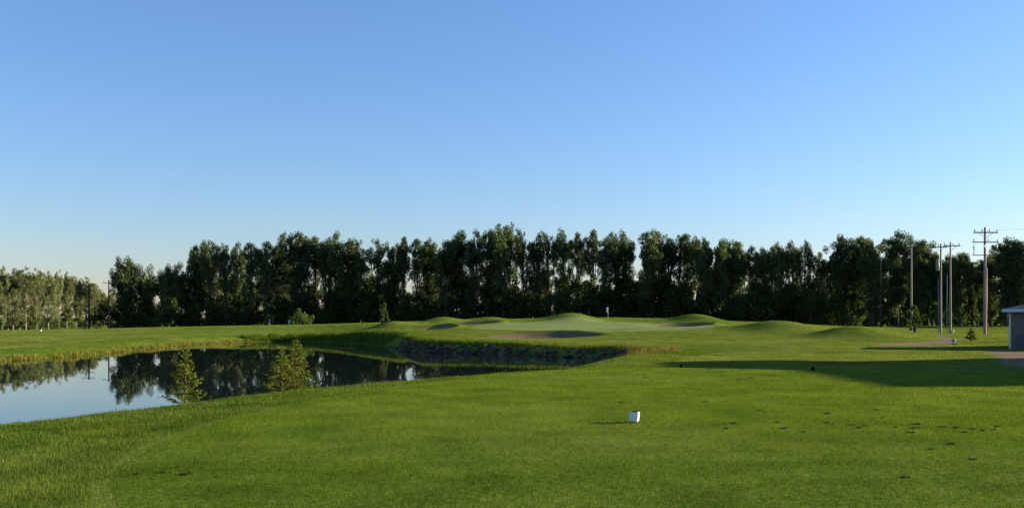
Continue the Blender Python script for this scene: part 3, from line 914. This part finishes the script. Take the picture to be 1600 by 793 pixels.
bank_spruce(463, 23.9, 533, .58, 'taller right sapling of the conifer pair on the pond bank', 3)
x = spot(1517, 76)
spruce('pine_sapling', x, 76, zat(514, 76)-hz(x, 76), .55, 'little dark pine sapling left of the grey shed', 4, 'pine', 6, .05, 16, .25)

# ------------------------------------------------------------------ power poles
def crossarm(o, z, L_, ins=3, off=0.0, brace=True, drop=False, thick=.12):
    mb = MB(); mb.box((off, -.16, z), (L_, .10, thick)); a = link('crossarm', mb.mesh('crossarm', M['arm']), o)
    for k in range(ins):
        xx = off - L_/2 + .12 + (L_-.24)*k/max(1, ins-1)
        if abs(xx) < .15: xx = .25
        m2 = MB(); m2.tube([(xx, -.16, z+thick/2), (xx, -.16, z+thick/2+.06), (xx, -.16, z+thick/2+.10), (xx, -.16, z+thick/2+.22), (xx, -.16, z+thick/2+.26)], [.02, .02, .06, .05, .02], 7)
        link('insulator', m2.mesh('insulator', M['porcelain'], True), a)
    if brace:
        for sx in (-1, 1):
            m3 = MB(); m3.tube([(sx*L_*.28+off, -.19, z-.05), (0, -.17, z-.55)], [.022, .022], 5)
            link('brace', m3.mesh('brace', M['steel']), a)
def pole(px, D, top, label, r=.17, arms=(), group='power poles', base=None, mat='pole'):
    x = spot(px, D); z0 = hz(x, D) if base is None else base
    h = zat(top, D) - z0
    o = thing('power_pole', (x, D, z0), label, 'power pole', group)
    mb = MB(); mb.tube([(0,0,-.5),(0,0,.1),(0,0,h*.5),(0,0,h-.05),(0,0,h)], [r*1.05, r, r*.85, r*.66, r*.55], 12)
    link('pole', mb.mesh('pole', M[mat], True), o)
    for kw in arms:
        kw = dict(kw); kw['z'] = h + kw['z']; crossarm(o, **kw)
    return o, h
o, h = pole(1539, 100, 355, 'tallest right hand power pole with three crossarms', .16, (dict(z=-.55, L_=2.55, ins=4), dict(z=-1.55, L_=2.7, ins=3, brace=False, thick=.10), dict(z=-2.9, L_=2.7, ins=2, brace=False, thick=.08)))
for sx in (-1.25, -.1, 1.15):
    mb = MB(); mb.tube([(sx,-.2,h-1.6),(sx,-.2,h-1.9),(sx,-.2,h-2.0),(sx,-.2,h-2.4),(sx,-.2,h-2.5),(sx,-.2,h-2.9)], [.015,.015,.05,.05,.015,.012], 6)
    link('fuse_cutout', mb.mesh('fuse_cutout', M['porcelain'], True), o)
mb = MB(); mb.tube([(.21,-.02,0),(.20,-.02,h*.62)], [.045,.045], 6); link('conduit', mb.mesh('conduit', M['red'], True), o)
o, h = pole(1470, 113, 380, 'left of the paired power poles, carrying a grey transformer', .13, (dict(z=-.45, L_=2.0, ins=3, off=-.35),))
mb = MB(); zz = h-3.2
mb.tube([(-.42,-.1,zz),(-.42,-.1,zz+.03),(-.42,-.1,zz+.95),(-.42,-.1,zz+1.0),(-.42,-.1,zz+1.06)], [.18,.21,.21,.18,.08], 14)
t_ = link('transformer', mb.mesh('transformer', M['steel'], True), o)
for sx in (-.52, -.34):
    mb = MB(); mb.tube([(sx,-.1,zz+1.0),(sx,-.1,zz+1.3)], [.04,.02], 6); link('bushing', mb.mesh('bushing', M['porcelain'], True), t_)
mb = MB(); mb.tube([(-.32,-.02,0),(-.30,-.02,h*.62)], [.035,.035], 6); link('conduit', mb.mesh('conduit', M['steel'], True), o)
o, h = pole(1485, 114, 378, 'right of the paired power poles, with a single crossarm', .13, (dict(z=-.45, L_=2.0, ins=3, off=.1),))
mb = MB(); mb.tube([(-.42,-.02,0),(-.40,-.02,h*.66)], [.045,.045], 7); link('conduit', mb.mesh('conduit', M['steel'], True), o)
mb = MB(); mb.tube([(.35,0,-.1),(.35,0,.6),(.35,0,.7)], [.07,.07,.03], 8); link('guard_post', mb.mesh('guard_post', M['trim'], True), o)
pole(1424, 128, 382, 'slender power pole behind the columnar green shrub', .14, (dict(z=-.35, L_=1.6, ins=2, off=-.5, brace=False),))
pole(1376, 150, 402, 'dark thin pole standing among the right hand trees', .11, (dict(z=-.3, L_=1.2, ins=2, brace=False),), mat='dark_pole')
pole(697, 170, 436, 'thin grey pole in front of the tree belt behind the left bunkers', .10, (dict(z=-.3, L_=1.2, ins=2, brace=False),), mat='dark_pole')
pole(170, 195, 437, 'lone power pole against the sky left of the tree belt', .17, (dict(z=-.6, L_=2.2, ins=3, brace=False),), mat='dark_pole')
pole(139, 190, 442, 'dark power pole before the pale left row, two crossarms', .19, (dict(z=-.4, L_=2.4, ins=3, brace=False), dict(z=-1.5, L_=2.4, ins=3, brace=False)), mat='dark_pole')

def wire(name, a, b, sag, label, r=.005):
    a = Vector(a); b = Vector(b); pts = []
    for k in range(25):
        t = k/24; p = a.lerp(b, t); p.z -= sag*4*t*(1-t); pts.append(p)
    mb = MB(); mb.tube(pts, [r]*25, 4)
    tag(link(name, mb.mesh(name, M['wire'])), label, 'wire', 'overhead wires')
xb = spot(1539, 100); zt = zat(360, 100)
for k, (sx, lab) in enumerate(((-1.1, 'left'), (1.1, 'right'))):
    wire('overhead_wire', (xb+sx, 99.8, zt), (xb+26+sx, 72, zt+.6), .5, '%s wire strung from the top arm of the tall three-armed pole' % lab)
xa, za = spot(139, 190), zat(447, 190)
wire('overhead_wire', (xa, 190, za), (xa-70, 186, za+.3), .8, 'thin wire running left from the dark power pole', .018)

# ------------------------------------------------------------------ shed at the right edge
SX, SY = spot(1578, 64.5), 64.5
SZ = hz(SX+2, SY+2)-.02
shed = thing('grey_shed', (SX, SY, SZ), 'grey sided shed with shallow dark roof at the right edge', 'shed', None, radians(-27))
W_, D_, WH = 8.0, 6.0, 2.45
mb = MB()
mb.box((W_/2, D_/2, WH/2-.15), (W_, D_, WH+.3)); link('wall', mb.mesh('wall', M['siding']), shed)
for k in range(17):
    mb = MB(); mb.box((W_/2, -.006, .08+k*.142), (W_-.2, .02, .128)); link('siding_board', mb.mesh('siding_board', M['siding']), shed)
for xx in (0.0, W_):
    mb = MB(); mb.box((xx, -.005, WH/2-.05), (.13, .05, WH+.05)); link('corner_trim', mb.mesh('corner_trim', M['trim']), shed)
mb = MB(); e = .45
v = [(-e,-e,WH+.02),(W_+e,-e,WH+.02),(W_+e,D_+e,WH+.02),(-e,D_+e,WH+.02),(3.2,D_/2,WH+1.15),(W_-3.2,D_/2,WH+1.15),(-e,-e,WH+.2),(W_+e,-e,WH+.2),(W_+e,D_+e,WH+.2),(-e,D_+e,WH+.2)]
mb.add(v, [[3,2,1,0],[6,7,5,4],[7,8,5],[8,9,4,5],[9,6,4],[0,1,7,6],[1,2,8,7],[2,3,9,8],[3,0,6,9]])
rf = link('roof', mb.mesh('roof', M['shingle']), shed)
mb = MB()
mb.box((W_/2, -e-.015, WH+.11), (W_+2*e+.06, .03, .2)); mb.box((-e-.016, D_/2, WH+.11), (.03, D_+2*e-.01, .2)); mb.box((W_+e+.016, D_/2, WH+.11), (.03, D_+2*e-.01, .2))
link('fascia', mb.mesh('fascia', M['fascia']), rf)
mb = MB(); mb.box((5.5, -.04, 1.02), (.95, .06, 2.04)); dr = link('door', mb.mesh('door', M['trim']), shed)
mb = MB(); mb.box((5.85, -.09, 1.0), (.12, .04, .04)); link('handle', mb.mesh('handle', M['steel']), dr)
unit = thing('utility_cabinet', (SX+.9*cos(radians(-27))+.5*sin(radians(-27)), SY+.9*sin(radians(-27))-.5*cos(radians(-27)), SZ), 'dark blue utility cabinet standing against the shed wall', 'cabinet', None, radians(-27))
mb = MB(); mb.box((0,0,.46), (.85,.5,.8)); link('body', mb.mesh('body', M['unit']), unit)
mb = MB(); mb.box((0,-.01,.89), (.92,.58,.06)); link('lid', mb.mesh('lid', M['unit']), unit)
mb = MB(); mb.box((0,0,.03), (.95,.6,.1)); link('plinth', mb.mesh('plinth', M['stone']), unit)
for k in range(5):
    mb = MB(); mb.box((0,-.262,.25+k*.11), (.66,.03,.05)); link('louvre', mb.mesh('louvre', M['unit']), unit)

# clubhouse out of the frame on the right; its shadow falls across the end of the tee
CX, CY = 35.5, 30.3
CZ = -.3
club = thing('clubhouse', (CX, CY, CZ), 'clubhouse beyond the right edge whose shadow crosses the tee', 'building')
CW, CD, CE, CR = 11.0, 22.0, 5.2, 8.25
mb = MB(); mb.box((CW/2, CD/2, CE/2-.2), (CW, CD, CE+.4)); link('wall', mb.mesh('wall', M['siding']), club)
for yy in (0.0, CD):
    s_ = .12 if yy == 0 else -.12
    mb = MB(); mb.add([(0,yy,CE),(CW,yy,CE),(CW/2,yy,CR-.12),(0,yy+s_,CE),(CW,yy+s_,CE),(CW/2,yy+s_,CR-.12)], [[0,1,2],[5,4,3],[0,3,4,1],[1,4,5,2],[2,5,3,0]])
    link('gable', mb.mesh('gable', M['siding']), club)
for sx in (0, 1):
    mb = MB(); xo = -.5 if sx == 0 else CW+.5; zo = CE-.28
    mb.add([(xo,-.5,zo),(xo,CD+.5,zo),(CW/2,CD+.5,CR),(CW/2,-.5,CR),(xo,-.5,zo-.15),(xo,CD+.5,zo-.15),(CW/2,CD+.5,CR-.15),(CW/2,-.5,CR-.15)], [[0,1,2,3],[7,6,5,4],[0,4,5,1],[1,5,6,2],[2,6,7,3],[3,7,4,0]])
    link('roof', mb.mesh('roof', M['shingle']), club)
for k in range(6):
    mb = MB(); mb.box((-.03, 2.4+k*3.8, 2.0), (.08, 1.5, 1.4)); wf = link('window', mb.mesh('window', M['trim']), club)
    mb = MB(); mb.box((-.06, 2.4+k*3.8, 2.0), (.05, 1.3, 1.2)); link('pane', mb.mesh('pane', M['glass']), wf)

# ------------------------------------------------------------------ small golf furniture
# white tee marker, an eight-sided block leaning on its spike
TX, TY = spot(990.5, 15.1), 15.1
tm = thing('tee_marker', (TX, TY, hz(TX, TY)), 'small white tee marker block on the near turf', 'tee marker')
def drum(name, r, h, z0, n, mat, parent, bev=.012, tilt=0.0, shift=(0,0)):
    mb = MB(); rings = [(r-bev, z0), (r, z0+bev), (r*1.03, z0+h-bev), (r*1.03-bev, z0+h)]
    vs = []; fs = []
    for rr, zz in rings:
        for k in range(n):
            a = 2*pi*(k+.5)/n
            x_, y_ = rr*cos(a), rr*sin(a)
            vs.append((x_*cos(tilt)+zz*sin(tilt)+shift[0], y_+shift[1], -x_*sin(tilt)+zz*cos(tilt)))
    for i in range(3):
        for k in range(n):
            j = (k+1) % n; fs.append([i*n+k, i*n+j, (i+1)*n+j, (i+1)*n+k])
    fs.append(list(range(n))[::-1]); fs.append([3*n+k for k in range(n)])
    mb.add(vs, fs)
    return link(name, mb.mesh(name, mat), parent)
drum('block', .092, .150, .015, 4, M['white'], tm, .014, .09)
mb = MB(); mb.tube([(-.005,0,-.09),(.0,0,.03)], [.004,.012], 6); link('spike', mb.mesh('spike', M['steel']), tm)
drum('cap', .066, .010, .166, 4, M['black'], tm, .004, .09)
tm.rotation_euler = (0, 0, radians(-19))
for px, D, lab in ((1065, 32.3, 'small dark tee marker at the far edge of the tee'), (1270, 30.8, 'small black tee marker standing in the long shadow')):
    x = spot(px, D); t2 = thing('tee_marker', (x, D, hz(x, D)), lab, 'tee marker')
    drum('block', .065, .13, .01, 8, M['black'], t2, .012, .05)
    drum('cap', .045, .02, .138, 8, M['black'], t2, .006, .05)
x = spot(64, 128)
t3 = thing('tee_marker', (x, 128, hz(x, 128)), 'tiny white marker post on the far left fairway', 'tee marker')
drum('block', .09, .20, .0, 8, M['white'], t3, .02)
drum('cap', .06, .04, .20, 8, M['white'], t3, .02)
# ball washer by the dirt track
x = spot(1490, 73)
bw = thing('ball_washer', (x, 73, hz(x, 73)), 'small grey ball washer stand beside the dirt track', 'ball washer')
mb = MB(); mb.tube([(0,0,-.1),(0,0,.28)], [.05,.045], 8); link('post', mb.mesh('post', M['steel'], True), bw)
drum('housing', .15, .22, .2, 10, M['steel'], bw, .03)
mb = MB(); mb.box((.05,0,.05), (.34,.26,.10)); link('foot', mb.mesh('foot', M['unit']), bw)

# flag on the green
FD = 127.5; x = spot(950, FD); zf = hz(x, FD)
fl = thing('golf_flag', (x, FD, zf), 'white flag hanging on its pin at the back of the green', 'flag')
ftop = zat(479, FD)-zf
mb = MB(); mb.tube([(0,0,-.1),(0,0,ftop*.5),(0,0,ftop)], [.028,.026,.024], 7); link('pin', mb.mesh('pin', M['pin'], True), fl)
fv = []; ff = []
for i in range(7):
    for j in range(5):
        t = j/4; dz = -.62*(i/6)
        fv.append((-.03-.22*t*(1-.25*i/6)+.03*sin(i*1.2), -.05*sin(t*7+i*.5), ftop-.03+dz-.14*t))
for i in range(6):
    for j in range(4):
        ff.append([i*5+j, i*5+j+1, (i+1)*5+j+1, (i+1)*5+j])
fo = link('flag_cloth', mesh_np('flag_cloth', fv, ff, M['flag'], True), fl)
sm = fo.modifiers.new('thickness', 'SOLIDIFY'); sm.thickness = .006
